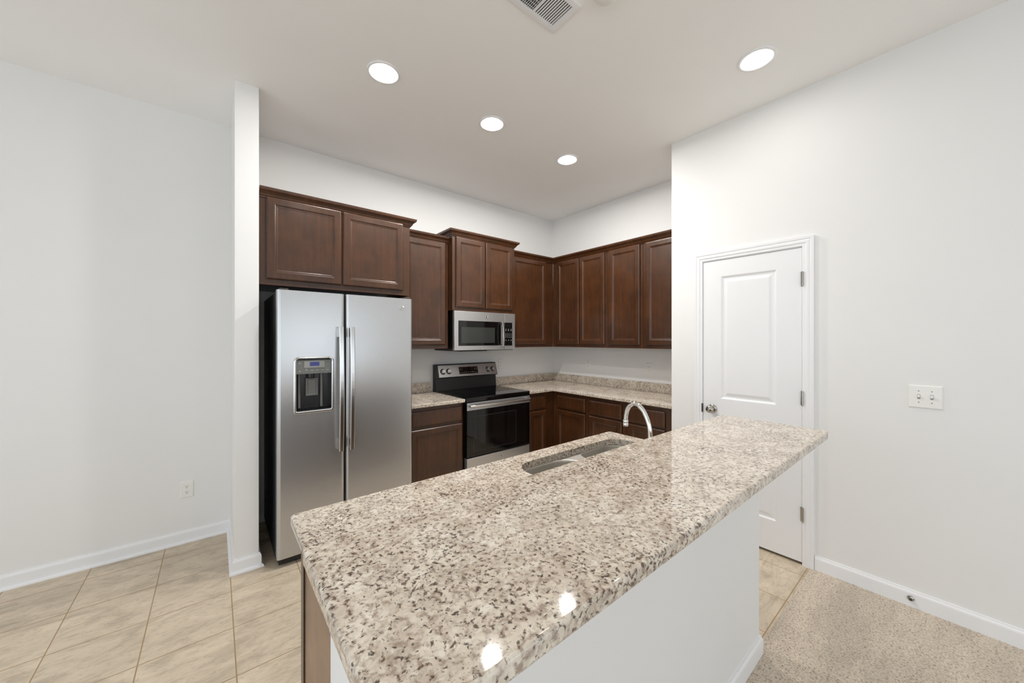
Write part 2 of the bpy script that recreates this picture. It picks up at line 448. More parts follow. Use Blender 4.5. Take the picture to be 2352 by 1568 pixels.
def door_slab():
    bm = bmesh.new(); t = 0.035
    panels = [(0.125, dw-0.135, 0.985, 1.893), (0.125, dw-0.135, 0.205, 0.83)]
    xs = [0, panels[0][0], panels[0][1], dw]
    zs = [0, 0.205, 0.83, 0.985, 1.893, dh]
    for i in range(3):
        for j in range(5):
            if i == 1 and j in (1, 3): continue
            vs = [bm.verts.new((x, 0, z)) for x, z in ((xs[i], zs[j]), (xs[i+1], zs[j]), (xs[i+1], zs[j+1]), (xs[i], zs[j+1]))]
            bm.faces.new(vs)
    for x0, x1, z0, z1 in panels:
        add_panel(bm, x0, x1, z0, z1, 0.0, [(0.004, 0.001), (0.012, 0.0075), (0.020, 0.0085), (0.030, 0.0075), (0.044, 0.0025), (0.048, 0.002)], True, False)
    # edges and back
    ou = [(0, 0), (dw, 0), (dw, dh), (0, dh)]
    a = [bm.verts.new((x, 0, z)) for x, z in ou]; b = [bm.verts.new((x, t, z)) for x, z in ou]
    for i in range(4): bm.faces.new([a[i], a[(i+1) % 4], b[(i+1) % 4], b[i]])
    bm.faces.new(b)
    return bm
slab = finish('door_slab', door_slab(), 'door', door)
# knob (local: out of the door is -y)
def knob_mesh():
    bm = bmesh.new()
    m = Matrix.Translation((0.068, 0, 0.905)) @ Matrix.Rotation(math.radians(90), 4, 'X')
    add_lathe(bm, [(0.0, 0.0), (0.032, 0.0), (0.032, 0.004), (0.028, 0.008), (0.014, 0.011), (0.0115, 0.020), (0.013, 0.030), (0.022, 0.038),
                   (0.0275, 0.048), (0.0275, 0.056), (0.022, 0.064), (0.010, 0.068), (0.0, 0.069)], 32, m, cap=False)
    return bm
kn = finish('door_knob', knob_mesh(), 'nickel', door, True, 60); kn['label'] = 'round satin nickel knob'
sp = boxes('strike_plate', [(-0.008, -0.001, -0.011, 0.004, 0.870, 0.935)], 'slot', door)
for zc in (1.811, 1.068-0.018+0.0, 0.327-0.018+0.0):
    bm = bmesh.new()
    add_tube(bm, [(dw+0.005, -0.009, zc-0.045), (dw+0.005, -0.009, zc+0.045)], 0.0065, 12)
    for s in (-0.027, -0.009, 0.009, 0.027):
        add_tube(bm, [(dw+0.005, -0.009, zc+s-0.0008), (dw+0.005, -0.009, zc+s+0.0008)], 0.0072, 12)
    add_box(bm, dw-0.006, dw+0.010, -0.006, -0.0005, zc-0.045, zc+0.045)
    finish('hinge', bm, 'nickel', door, True)
# island pony wall + its baseboard
IX0, IX1, IY0, IY1 = 0.172, 1.93, 0.575, 0.765
struct(box('wall_island', IX0, IX1, IY0, IY1, 0, 1.0295, 'wall', bevel=0.002))
BBs = [(0, 0), (0.0125, 0), (0.0125, 0.068), (0.0115, 0.074), (0.007, 0.082), (0.006, 0.088), (0, 0.088)]
bm = bmesh.new()
add_extrude(bm, (IX0, IY0, 0), (1, 0, 0), (0, -1, 0), BBs, IX1-IX0, 1, 1)
add_extrude(bm, (IX1, IY0, 0), (0, 1, 0), (1, 0, 0), BBs, IY1-IY0, 1, 1)
add_extrude(bm, (IX1, IY1, 0), (-1, 0, 0), (0, 1, 0), BBs, 0.055, 1, 0)
add_extrude(bm, (IX0, IY1, 0), (0, -1, 0), (-1, 0, 0), BBs, IY1-IY0, 1, 1)
struct(finish('baseboard_island', bm, 'trim'))

# ================================================================== CABINETS
CROWN = [(0, 0), (0.008, 0), (0.010, 0.008), (0.016, 0.012), (0.020, 0.022), (0.030, 0.034), (0.040, 0.040), (0.043, 0.046), (0.045, 0.060), (0, 0.060)]
DRINGS = [(0.0, -0.012), (0.005, -0.0175), (0.010, -0.019), (0.047, -0.019), (0.051, -0.0165), (0.054, -0.0135), (0.062, -0.0115), (0.064, -0.0105)]
DRAW = [(0.0, -0.012), (0.006, -0.0165), (0.012, -0.0175), (0.016, -0.019)]
def cabinet(name, label, cat, loc, rotz, w, d, z0, z1, doors, drawers=(), crown=None, toe=False, group=None, left_side=None):
    """local: x 0..w along the front, y=0 face frame front, +y into the wall"""
    t = thing(name, label, cat, loc, rotz, group)
    bm = bmesh.new()
    if toe:
        add_box(bm, 0, w, 0, d, z0+0.10, z1, 0.0012, 1); add_box(bm, 0.0, w, 0.075, d, z0, z0+0.10)
    else:
        # open recess beneath, as on framed wall cabinets
        add_box(bm, 0, w, 0, 0.019, z0, z1, 0.0012, 1)
        add_box(bm, 0, 0.016, 0.019, d, z0, z1); add_box(bm, w-0.016, w, 0.019, d, z0, z1)
        add_box(bm, 0.016, w-0.016, 0.019, d, z0+0.022, z1)
    finish('carcass', bm, 'wood', t)
    for x0, x1, a, b in doors:
        bm = bmesh.new(); add_panel(bm, x0, x1, a, b, -0.0005, DRINGS); finish('door', bm, 'wood', t)
    for x0, x1, a, b in drawers:
        bm = bmesh.new(); add_panel(bm, x0, x1, a, b, -0.0005, DRAW); finish('drawer', bm, 'wood', t)
    if crown:
        (l, r) = crown; bm = bmesh.new(); zc = z1-0.024
        add_extrude(bm, (0, 0, zc), (1, 0, 0), (0, -1, 0), CROWN, w, l, r)
        if l == 1: add_extrude(bm, (0, 0, zc), (0, 1, 0), (-1, 0, 0), CROWN, d, 1, 0)
        if r == 1: add_extrude(bm, (w, 0, zc), (0, 1, 0), (1, 0, 0), CROWN, d, 1, 0)
        finish('crown_molding', bm, 'wood', t)
    return t
g = 0.003
UZ0, UZ1 = 1.355, 2.40
UD = 0.325 - 0.002
# back wall, left to right
cabinet('wall_cabinet', 'deep double-door dark wood wall cabinet above the refrigerator', 'cabinet', (0.2195, 2.868, 0), 0, 1.247-0.2195, YA-2.868-0.002, 1.802, 2.395,
        [(0.039, 0.497, 1.84, 2.382), (0.507, 0.966, 1.84, 2.382)], crown=(0, 1), group='dark wood wall cabinets')
cabinet('wall_cabinet', 'tall single-door dark wood wall cabinet between refrigerator and microwave', 'cabinet', (1.2955, 3.155, 0), 0, 1.7665-1.2955, UD, UZ0, UZ1,
        [(0.022, 0.436, 1.39, 2.376)], crown=(0, 0), group='dark wood wall cabinets')
cabinet('wall_cabinet', 'raised double-door dark wood wall cabinet directly above the microwave', 'cabinet', (1.770, 3.08, 0), 0, 0.773, YA-3.08-0.002, 1.726, 2.468,
        [(0.036, 0.377, 1.76, 2.44), (0.387, 0.740, 1.76, 2.44)], crown=(1, 1), group='dark wood wall cabinets')
cabinet('wall_cabinet', 'single-door dark wood wall cabinet between microwave and room corner', 'cabinet', (2.5465, 3.155, 0), 0, 3.226-2.5465, UD, UZ0, UZ1,
        [(0.022, 0.546, 1.39, 2.376)], crown=(0, -1), group='dark wood wall cabinets')
# right wall (local x runs towards the camera side): from the corner
XF = 3.226
cabinet('wall_cabinet', 'double-door dark wood wall cabinet on the right wall next to the corner', 'cabinet', (XF, 3.1545, 0), R90, 3.1545-2.3565, UD, UZ0, UZ1,
        [(0.0765, 0.4175, 1.39, 2.376), (0.4295, 0.7715, 1.39, 2.376)], crown=(-1, 0), group='dark wood wall cabinets')
cabinet('wall_cabinet', 'single-door dark wood wall cabinet on the right wall, middle of the run', 'cabinet', (XF, 2.3535, 0), R90, 2.3535-1.9385, UD, UZ0, UZ1,
        [(0.0265, 0.3875, 1.39, 2.376)], crown=(0, 0), group='dark wood wall cabinets')
cabinet('wall_cabinet', 'single-door dark wood wall cabinet cut off by the pantry wall edge', 'cabinet', (XF, 1.9355, 0), R90, 1.9355-1.495, UD, UZ0, UZ1,
        [(0.0285, 0.400, 1.39, 2.376)], crown=(0, 0), group='dark wood wall cabinets')
# base cabinets
BZ = 0.868
cabinet('base_cabinet', 'dark wood base cabinet with one drawer between refrigerator and range', 'cabinet', (1.225, 2.87, 0), 0, 1.7625-1.225, YA-2.87-0.002, 0, BZ,
        [(0.028, 0.523, 0.115, 0.682)], [(0.028, 0.523, 0.705, 0.836)], toe=True, group='dark wood base cabinets')
cabinet('base_cabinet', 'narrow dark wood base cabinet just right of the range', 'cabinet', (2.5425, 2.87, 0), 0, 2.9385-2.5425, YA-2.87-0.002, 0, BZ,
        [(0.025, 0.268, 0.115, 0.675)], [(0.025, 0.268, 0.692, 0.83)], toe=True, group='dark wood base cabinets')
XFb = 2.94
cabinet('base_cabinet', 'dark wood base cabinet on the right wall nearest the corner', 'cabinet', (XFb, 2.8685, 0), R90, 2.8685-2.3825, XB-XFb-0.002, 0, BZ,
        [(0.0655, 0.4625, 0.115, 0.675)], [(0.0655, 0.4625, 0.692, 0.83)], toe=True, group='dark wood base cabinets')
cabinet('base_cabinet', 'dark wood base cabinet on the right wall, middle one behind the faucet', 'cabinet', (XFb, 2.3795, 0), R90, 2.3795-1.9435, XB-XFb-0.002, 0, BZ,
        [(0.0235, 0.4045, 0.115, 0.675)], [(0.0235, 0.4045, 0.692, 0.83)], toe=True, group='dark wood base cabinets')
cabinet('base_cabinet', 'dark wood base cabinet seen through the faucet arch beside pantry wall', 'cabinet', (XFb, 1.9405, 0), R90, 1.9405-1.495, XB-XFb-0.002, 0, BZ,
        [(0.0295, 0.383, 0.115, 0.675)], [(0.0295, 0.383, 0.692, 0.83)], toe=True, group='dark wood base cabinets')
# island cabinet: front faces +Y (kitchen side), body from the pony wall
t = thing('island_cabinet', 'sink base cabinet of the island with a light brown end panel', 'cabinet', (0.212, 0.768, 0), 0)
iw, idp = 1.78-0.212, 1.262-0.768
bm = bmesh.new()
for a in ((0.003, iw, 0, 0.012, 0.10, 0.868), (0.003, 0.02, 0.012, idp-0.019, 0.10, 0.868), (iw-0.018, iw, 0.012, idp-0.019, 0.10, 0.868),
          (0.02, iw-0.018, 0.012, idp-0.019, 0.10, 0.118), (0.0, iw, 0, idp-0.075, 0.0, 0.10)): add_box(bm, *a)
finish('carcass', bm, 'wood', t)
o = box('end_panel', -0.006, 0.0028, 0.0, idp-0.040, 0.0, 0.868, 'veneer', t); o['label'] = 'light brown veneer end panel'
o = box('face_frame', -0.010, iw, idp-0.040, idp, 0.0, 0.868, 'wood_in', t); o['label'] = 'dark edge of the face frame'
nd = 4
for i in range(nd):
    x0 = 0.02 + i*(iw-0.04)/nd; x1 = x0 + (iw-0.04)/nd - 0.01
    bm = bmesh.new(); add_panel(bm, x0, x1, 0.115, 0.675, 0.0005, DRINGS)
    bmesh.ops.transform(bm, matrix=Matrix.Translation((x0+x1, idp, 0)) @ Matrix.Rotation(math.pi, 4, 'Z'), verts=bm.verts); finish('door', bm, 'wood', t)

# ================================================================== COUNTERTOPS
CZ0, CZ1 = 0.870, 0.900
def counter(name, label, outer, holes, z0, z1, backs=()):
    bm = bmesh.new(); add_slab(bm, outer, holes, z0, z1, 0.006)
    o = finish(name, bm, 'granite', None, True, 40); tag(o, label, 'countertop')
    for b in backs:
        box('backsplash', *b, 'granite', o, bevel=0.003)
    return o
counter('kitchen_countertop', 'short speckled granite countertop between refrigerator and range', rrect(1.225, 1.7625, 2.832, YA-0.001, 0.004, 2), [], CZ0, CZ1,
        [(1.225, 1.7375, YA-0.022, YA-0.001, CZ1, CZ1+0.098)])
Lp = [(2.5425, 2.832), (2.902, 2.832), (2.902, 1.4905), (XB-0.001, 1.4905), (XB-0.001, YA-0.001), (2.5425, YA-0.001)]
counter('kitchen_countertop', 'l-shaped speckled granite countertop running into the corner right of the range', Lp, [], CZ0, CZ1,
        [(2.5425, XB-0.001, YA-0.022, YA-0.001, CZ1, CZ1+0.094), (XB-0.022, XB-0.001, 1.4905, YA-0.022, CZ1, CZ1+0.094)])
# sink cutout
HX0, HX1, HY0, HY1 = 0.985, 1.715, 0.845, 1.206
hole = rrect(HX0, HX1, HY0, HY1, 0.10, 10)
counter('island_countertop', 'lower granite countertop of the island with the sink cut into it', rrect(0.178, 1.808, 0.768, 1.306, (0.004, 0.004, 0.02, 0.02), 5), [hole[::-1]], CZ0, CZ1)
counter('bar_countertop', 'raised speckled granite bar top across the white island wall', rrect(0.123, 1.995, 0.337, 0.762, (0.03, 0.045, 0.012, 0.012), 8), [], 1.030, 1.060)

# ------------------------------------------------------------------ sink
sink = thing('kitchen_sink', 'undermount double bowl stainless sink in the lower island counter', 'sink', (0, 0, 0))
def bowl(x0, x1, y0, y1, r, depth, ztop):
    bm = bmesh.new()
    prof = [(0, 0), (0.0015, 0.003), (0.003, 0.010), (0.008, depth-0.035), (0.016, depth-0.016), (0.034, depth-0.004), (0.06, depth)]
    prev = None
    for ins, dz in prof:
        rr = [max(q-ins*0.6, 0.012) for q in r]
        ring = [bm.verts.new((x, y, ztop-dz)) for x, y in rrect(x0+ins, x1-ins, y0+ins, y1-ins, rr, 8)]
        if prev:
            n = len(ring)
            for i in range(n): bm.faces.new([prev[i], prev[(i+1) % n], ring[(i+1) % n], ring[i]])
        prev = ring
    bm.faces.new(prev)
    return bm
zs = CZ0-0.001
b1 = (HX0-0.006, 1.343, HY0-0.006, HY1+0.006); b2 = (1.385, HX1+0.006, HY0-0.006, HY1+0.006)
r1 = (0.10, 0.13, 0.13, 0.10); r2 = (0.085, 0.10, 0.10, 0.085)
bm = bmesh.new(); add_slab(bm, rrect(HX0-0.03, HX1+0.03, HY0-0.028, HY1+0.028, 0.11, 8), [rrect(*b1, r1, 8)[::-1], rrect(*b2, r2, 8)[::-1]], zs-0.003, zs, 0.0008)
finish('rim', bm, 'sinksteel', sink, True, 50)
for b, r, dp in ((b1, r1, 0.20), (b2, r2, 0.18)):
    o = finish('bowl', bowl(*b, r, dp, zs-0.0005), 'sinksteel', sink, True, 60)
    so = o.modifiers.new('thick', 'SOLIDIFY'); so.thickness = 0.0012; so.offset = -1
    bm = bmesh.new(); add_lathe(bm, [(0.0, 0.002), (0.018, 0.002), (0.020, 0.004), (0.040, 0.005), (0.044, 0.001), (0.044, 0.0)], 32,
        Matrix.Translation(((b[0]+b[1])/2, (b[2]+b[3])/2, zs-0.0005-dp+0.0008)), False)
    finish('drain', bm, 'chrome', o, True)
# ------------------------------------------------------------------ faucet
fa = thing('faucet', 'polished chrome gooseneck faucet standing behind the raised bar', 'faucet', (1.392, 0.803, CZ1))
bm = bmesh.new(); add_lathe(bm, [(0.0, 0), (0.027, 0), (0.027, 0.006), (0.022, 0.012), (0.016, 0.022), (0.0135, 0.05), (0.0125, 0.06)], 28)
finish('base', bm, 'chrome', fa, True, 50)
pts = [(0, 0, 0.05), (0, 0, 0.11), (0, 0.001, 0.150), (0, 0.006, 0.185), (0, 0.017, 0.216), (0, 0.034, 0.245), (0, 0.055, 0.262), (0, 0.076, 0.2655), (0, 0.095, 0.255), (0, 0.109, 0.232), (0, 0.115, 0.205), (0, 0.117, 0.190)]
bm = bmesh.new(); add_tube(bm, smooth_path(pts, 6), 0.0092, 18); finish('spout', bm, 'chrome', fa, True, 60)
bm = bmesh.new(); add_lathe(bm, [(0.0, 0.0), (0.0105, 0.0), (0.0118, 0.003), (0.0118, 0.012), (0.0105, 0.0145), (0.0118, 0.017), (0.0118, 0.026), (0.0095, 0.029)], 24,
                            Matrix.Translation((0, 0.117, 0.163)), False)
finish('aerator', bm, 'chrome', fa, True, 40)

# ================================================================== logo roundel
def text_bm(body, size, depth):
    cu = bpy.data.curves.new('t', 'FONT'); cu.body = body; cu.size = size; cu.extrude = depth; cu.align_x = 'CENTER'; cu.align_y = 'CENTER'
    o = bpy.data.objects.new('t', cu); COL.objects.link(o)
    me = bpy.data.meshes.new_from_object(o.evaluated_get(bpy.context.evaluated_depsgraph_get()))
    bm = bmesh.new(); bm.from_mesh(me); bpy.data.objects.remove(o); bpy.data.meshes.remove(me)
    return bm
FACE = Matrix.Rotation(math.radians(90), 4, 'X')      # text/lathe facing -y
def add_text(bm, body, size, x, y, z, depth=0.0003):
    t = text_bm(body, size, depth); join(bm, t, Matrix.Translation((x, y, z)) @ FACE)
def roundel(x, y, z, r, parent, mats=('steel_bar', 'grey')):
    bm = bmesh.new(); m = Matrix.Translation((x, y, z)) @ FACE
    add_lathe(bm, [(0, 0), (r, 0), (r, 0.0015), (r*0.93, 0.0022), (r*0.84, 0.0016), (0, 0.0016)], 28, m, False)
    o = finish('emblem', bm, 'chrome', parent, True, 30); o['label'] = 'small round chrome emblem'
    bm = bmesh.new(); add_text(bm, 'GE', r*1.05, x, y-0.0018, z); finish('monogram', bm, mats[1], o)
    return o

# ================================================================== REFRIGERATOR
fr = thing('refrigerator', 'side-by-side stainless refrigerator with an ice and water dispenser', 'refrigerator', (0.298, 2.692, 0))
# local x 0..0.897, front y=0
FW = 0.897
def door_grid(x0, x1, z0, z1, th, hole=None, r=0.020):
    """door with rounded vertical edges; optional hole (hx0,hx1,hz0,hz1)"""
    bm = bmesh.new()
    left = [(x0 + r*(1-math.sin(math.radians(a))), r*(1-math.cos(math.radians(a)))) for a in (90, 72, 54, 36, 18, 0)]
    cols = [(x0, th)] + left[::1]
    right = [(x0+x1-x, y) for x, y in left][::-1]
    mid = [(hole[0], 0.0), (hole[1], 0.0)] if hole else []
    cols = [(x0, th)] + left + mid + right + [(x1, th)]
    zl = [z0, hole[2], hole[3], z1] if hole else [z0, z1]
    G = [[bm.verts.new((x, y, z)) for x, y in cols] for z in zl]
    hi = 1+len(left)
    for j in range(len(zl)-1):
        for i in range(len(cols)-1):
            if hole and j == 1 and i == hi: continue
            bm.faces.new([G[j][i], G[j][i+1], G[j+1][i+1], G[j+1][i]])
    bk = [bm.verts.new((x, th, z)) for x, z in ((x0, z0), (x1, z0), (x1, z1), (x0, z1))]
    bm.faces.new(bk)
    for row in (G[0], G[-1]): bm.faces.new(row)
    return bm
box('body', 0.001, FW-0.003, 0.072, 0.775, 0.035, 1.745, 'charcoal', fr, bevel=0.004)
hx0, hx1, hz0, hz1 = 0.102, 0.318, 0.972, 1.318
fd = finish('freezer_door', door_grid(0.0, 0.398, 0.055, 1.757, 0.066, (hx0, hx1, hz0, hz1)), 'steel', fr, True, 50)
rd = finish('fresh_food_door', door_grid(0.408, FW, 0.055, 1.757, 0.066), 'steel', fr, True, 50)
box('door_gap_seal', 0.398, 0.408, 0.03, 0.07, 0.055, 1.75, 'rubber', fr)
def fridge_handle(xc, parent, s):
    bm = bmesh.new(); z0, z1 = 0.684, 1.528
    pts = []
    for i in range(17):
        f = i/16; z = z0 + (z1-z0)*f; bow = 0.016*math.sin(math.pi*f)
        pts.append((xc, -0.046-bow, z))
    # flat bowed bar with rounded section
    rings = []
    for x, y, z in pts:
        sec = rrect(x-0.0155, x+0.0155, y-0.007, y+0.007, 0.006, 4)
        rings.append([bm.verts.new((a, b, z)) for a, b in sec])
    for a, b in zip(rings, rings[1:]):
        n = len(a)
        for i in range(n): bm.faces.new([a[i], a[(i+1) % n], b[(i+1) % n], b[i]])
    bm.faces.new(rings[0]); bm.faces.new(rings[-1])
    h = finish('handle', bm, 'steel_bar', parent, True, 50)
    for za, zb in ((z0+0.004, z0+0.075), (z1-0.070, z1-0.004)):
        box('handle_mount', xc-0.012, xc+0.012, -0.044, 0.001, za, zb, 'steel_bar', h, bevel=0.003)
    return h
fridge_handle(0.366, fd, -1); fridge_handle(0.436, rd, 1)
# dispenser
dp = boxes('dispenser_recess', [(hx0, hx0+0.004, 0.002, 0.062, hz0, hz1), (hx1-0.004, hx1, 0.002, 0.062, hz0, hz1), (hx0+0.004, hx1-0.004, 0.058, 0.063, hz0, hz1),
                          (hx0+0.004, hx1-0.004, 0.002, 0.058, hz0, hz0+0.005), (hx0+0.004, hx1-0.004, 0.002, 0.058, hz1-0.004, hz1)], 'darkgrey', fd)
# bright rounded surround
bm = bmesh.new()
o_ = rrect(hx0-0.012, hx1+0.012, hz0-0.014, hz1+0.010, (0.02, 0.02, 0.032, 0.032), 6); i_ = rrect(hx0+0.003, hx1-0.003, hz0+0.004, hz1-0.002, (0.008, 0.008, 0.02, 0.02), 6)
def frame_loft(bm, loops):
    prev = None
    for pts_, y in loops:
        ring = [bm.verts.new((x, y, z)) for x, z in pts_]
        if prev:
            n = len(ring)
            for i in range(n): bm.faces.new([prev[i], prev[(i+1) % n], ring[(i+1) % n], ring[i]])
        prev = ring
m_ = [((a[0]*0.55+b[0]*0.45), (a[1]*0.55+b[1]*0.45)) for a, b in zip(o_, i_)]
frame_loft(bm, [(o_, 0.001), (o_, -0.002), (m_, -0.006), (i_, -0.002), (i_, 0.012)])
finish('dispenser_bezel', bm, 'steel_bar', fd, True, 60)
cp = box('control_panel', hx0+0.003, hx1-0.003, 0.0035, 0.020, 1.216, 1.307, 'grey', fd, bevel=0.002)
box('display_surround', 0.151, 0.272, 0.0012, 0.0034, 1.257, 1.300, 'lightgrey', cp)
box('display', 0.184, 0.240, 0.0002, 0.0011, 1.268, 1.294, 'lcd', cp)
bm = bmesh.new()
for i in range(5): add_box(bm, 0.158+i*0.0315, 0.173+i*0.0315, 0.0026, 0.0034, 1.2385, 1.2402)
for zz in (1.285, 1.232):
    add_box(bm, 0.118, 0.134, 0.0026, 0.0034, zz, zz+0.0015); add_box(bm, 0.122, 0.130, 0.0026, 0.0034, zz+0.006, zz+0.0075)
add_box(bm, 0.162, 0.168, 0.0024, 0.0034, 1.246, 1.250)
finish('button_lettering', bm, 'print', cp)
bm = bmesh.new(); add_lathe(bm, [(0, 0), (0.020, 0), (0.022, 0.012), (0.023, 0.03), (0, 0.03)], 24, Matrix.Translation((0.195, 0.0335, 1.186)), False); finish('ice_chute', bm, 'darkgrey', fd, True)
bm = bmesh.new()
add_panel(bm, 0.165, 0.238, 1.068, 1.186, 0.052, [(0.0, 0.032), (0.004, 0.028), (0.009, 0.028), (0.013, 0.036)])
finish('dispenser_paddle', bm, 'grey', fd)
for xx, yy in ((0.262, 0.046), (0.128, 0.047)):
    bm = bmesh.new(); add_tube(bm, [(xx, yy, 0.99), (xx, yy, 1.214)], 0.009, 14); finish('guide_rib', bm, 'grey', fd, True)
bm = bmesh.new(); add_box(bm, hx0+0.006, hx1-0.006, 0.004, 0.012, hz0+0.005, hz0+0.013)
for i in range(11): add_box(bm, hx0+0.012+i*0.018, hx0+0.018+i*0.018, 0.012, 0.057, hz0+0.005, hz0+0.013)
finish('drip_grille', bm, 'black', fd)
roundel(0.809, -0.0002, 1.687, 0.018, rd)
for nm, xx in (('top_hinge', 0.035), ('top_hinge', FW-0.045)):
    boxes(nm, [(xx-0.02, xx+0.03, 0.012, 0.13, 1.7575, 1.768)], 'slot', fr, 0.003)
box('toe_grille', 0.012, FW-0.012, 0.028, 0.072, 0.012, 0.052, 'black', fr, bevel=0.003)
for xx in (0.03, FW-0.05):
    for yy in (0.045, 0.70):
        bm = bmesh.new(); add_lathe(bm, [(0, -0.011), (0.018, -0.011), (0.018, 0.011), (0, 0.011)], 18, Matrix.Translation((xx+0.01, yy+0.02, 0.0185)) @ Matrix.Rotation(math.radians(90), 4, 'Y'), False)
        for v in bm.verts: v.co.z = max(v.co.z, 0.0005)
        finish('caster', bm, 'black', fr, True)
bm = bmesh.new()
for yy in (0.085,): add_lathe(bm, [(0, 0.0), (0.006, 0.0), (0.005, 0.003), (0, 0.004)], 12, Matrix.Translation((0.006, yy, 1.62)) @ Matrix.Rotation(math.radians(-90), 4, 'Y'), False)
finish('side_clip', bm, 'print', fr, True)

# ================================================================== RANGE
rg = thing('electric_range', 'stainless electric range with black glass cooktop and oven door', 'range', (1.766, 2.818, 0))
RW = 0.772
boxes('body', [(0.004, RW-0.004, 0.045, 0.655, 0.03, 0.892), (0.03, RW-0.03, 0.05, 0.6, 0.0, 0.03)], 'black', rg, 0.002)
bm = bmesh.new(); add_box(bm, 0.0, RW, -0.004, 0.59, 0.898, 0.9105, 0.004); add_box(bm, 0.0, RW, 0.0, 0.045, 0.868, 0.898, 0.003)
finish('cooktop', bm, 'glass', rg, True)
for cx_, cy_, rr in ((0.20, 0.16, 0.11), (0.56, 0.16, 0.09), (0.20, 0.42, 0.08), (0.56, 0.42, 0.10)):
    bm = bmesh.new(); add_lathe(bm, [(rr, 0), (rr, 0.0003), (rr-0.0025, 0.0003), (rr-0.0025, 0)], 48, Matrix.Translation((cx_, cy_, 0.9105)), False)
    finish('burner_ring', bm, 'darkgrey', rg)
# backguard: profile in y-z, extruded along x
bgp = [(0.585, 0.892), (0.597, 1.035), (0.566, 1.040), (0.562, 1.046), (0.600, 1.172), (0.606, 1.180), (0.640, 1.182), (0.655, 1.175), (0.658, 0.892)]
bm = bmesh.new()
a = [bm.verts.new((0.0, y, z)) for y, z in bgp]; b = [bm.verts.new((RW, y, z)) for y, z in bgp]; n = len(a)
for i in range(n): bm.faces.new([a[i], a[(i+1) % n], b[(i+1) % n], b[i]])
bm.faces.new(a); bm.faces.new(b)
bgd = finish('backguard', bm, 'black', rg)
# stainless face on the slope: local frame
sl = Vector((0, 0.600-0.562, 1.172-1.046)); slh = sl.length; sn = sl.normalized()
def on_slope(bm):      # maps local (x, -out, up) to the slope
    ang = math.atan2(sl.y, sl.z)
    bmesh.ops.transform(bm, matrix=Matrix.Translation((0, 0.562, 1.046)) @ Matrix.Rotation(-ang, 4, 'X'), verts=bm.verts)
bm = bmesh.new(); add_box(bm, 0.022, RW-0.006, -0.003, 0.0, 0.001, slh-0.001, 0.001, 1); on_slope(bm); sp_ = finish('steel_fascia', bm, 'steel', bgd)
bm = bmesh.new(); add_box(bm, 0.265, 0.512, -0.0045, -0.003, 0.022, 0.106, 0.0007, 1); on_slope(bm); finish('display_frame', bm, 'chrome', sp_)
bm = bmesh.new(); add_box(bm, 0.271, 0.506, -0.006, -0.0045, 0.027, 0.101); on_slope(bm); dsp = finish('display', bm, 'glass', sp_)
bm = bmesh.new()
for xx in (0.282, 0.302, 0.465, 0.485):
    for zz in (0.068, 0.082): add_box(bm, xx, xx+0.008, -0.0065, -0.006, zz, zz+0.003)
for i in range(9): add_box(bm, 0.282+i*0.024, 0.290+i*0.024, -0.0065, -0.006, 0.040, 0.045)
on_slope(bm); finish('button_lettering', bm, 'print', sp_)
for xk in (0.074, 0.142, 0.648, 0.716):
    bm = bmesh.new(); m = Matrix.Translation((xk, -0.003, 0.062)) @ FACE
    add_lathe(bm, [(0.0, 0), (0.031, 0), (0.031, 0.0008), (0, 0.0008)], 28, m, False); on_slope(bm); finish('knob_scale', bm, 'black', sp_)
    bm = bmesh.new(); add_lathe(bm, [(0.0, 0.0008), (0.0255, 0.0008), (0.0255, 0.004), (0.021, 0.020), (0.019, 0.022), (0, 0.022)], 28, m, False)
    add_box(bm, xk-0.004, xk+0.004, -0.029, -0.024, 0.062-0.019, 0.062+0.019, 0.001, 1); on_slope(bm); k_ = finish('knob', bm, 'steel_bar', bgd, True, 40)
# oven door
bm = bmesh.new(); add_panel(bm, 0.004, RW-0.004, 0.362, 0.862, 0.044, [(0.0, 0.004), (0.002, 0.001), (0.006, 0.0)]); od = finish('oven_door', bm, 'glass', rg)
box('door_top_strip', 0.004, RW-0.004, -0.0025, 0.0, 0.793, 0.862, 'steel', od, bevel=0.001)
bm = bmesh.new(); wo = rrect(0.075, RW-0.195+0.01, 0.41, 0.735, 0.014, 5); wi = rrect(0.079, RW-0.189, 0.414, 0.731, 0.011, 5)
frame_loft(bm, [(wo, 0.0), (wo, -0.0012), (wi, -0.0012), (wi, 0.0)]); finish('window_frame', bm, 'darkgrey', od)
box('window', 0.0795, RW-0.1895, -0.0006, 0.0002, 0.4145, 0.7305, 'ovenwindow', od)
bm = bmesh.new(); add_tube(bm, smooth_path([(0.030, -0.030, 0.836), (0.05, -0.047, 0.836), (0.09, -0.051, 0.836), (RW/2, -0.053, 0.836), (RW-0.09, -0.051, 0.836), (RW-0.05, -0.047, 0.836), (RW-0.030, -0.030, 0.836)], 4), 0.0135, 16)
hd = finish('handle', bm, 'steel_bar', od, True, 60)
for xa in (0.026, RW-0.050): box('handle_mount', xa, xa+0.024, -0.036, -0.002, 0.824, 0.848, 'steel_bar', hd, bevel=0.003)
dr = box('storage_drawer', 0.004, RW-0.004, 0.0, 0.044, 0.075, 0.354, 'steel', rg, bevel=0.004)
roundel(RW*0.5+0.02, -0.0003, 0.315, 0.013, dr)
box('kick_panel', 0.01, RW-0.01, 0.030, 0.045, 0.008, 0.072, 'black', rg)

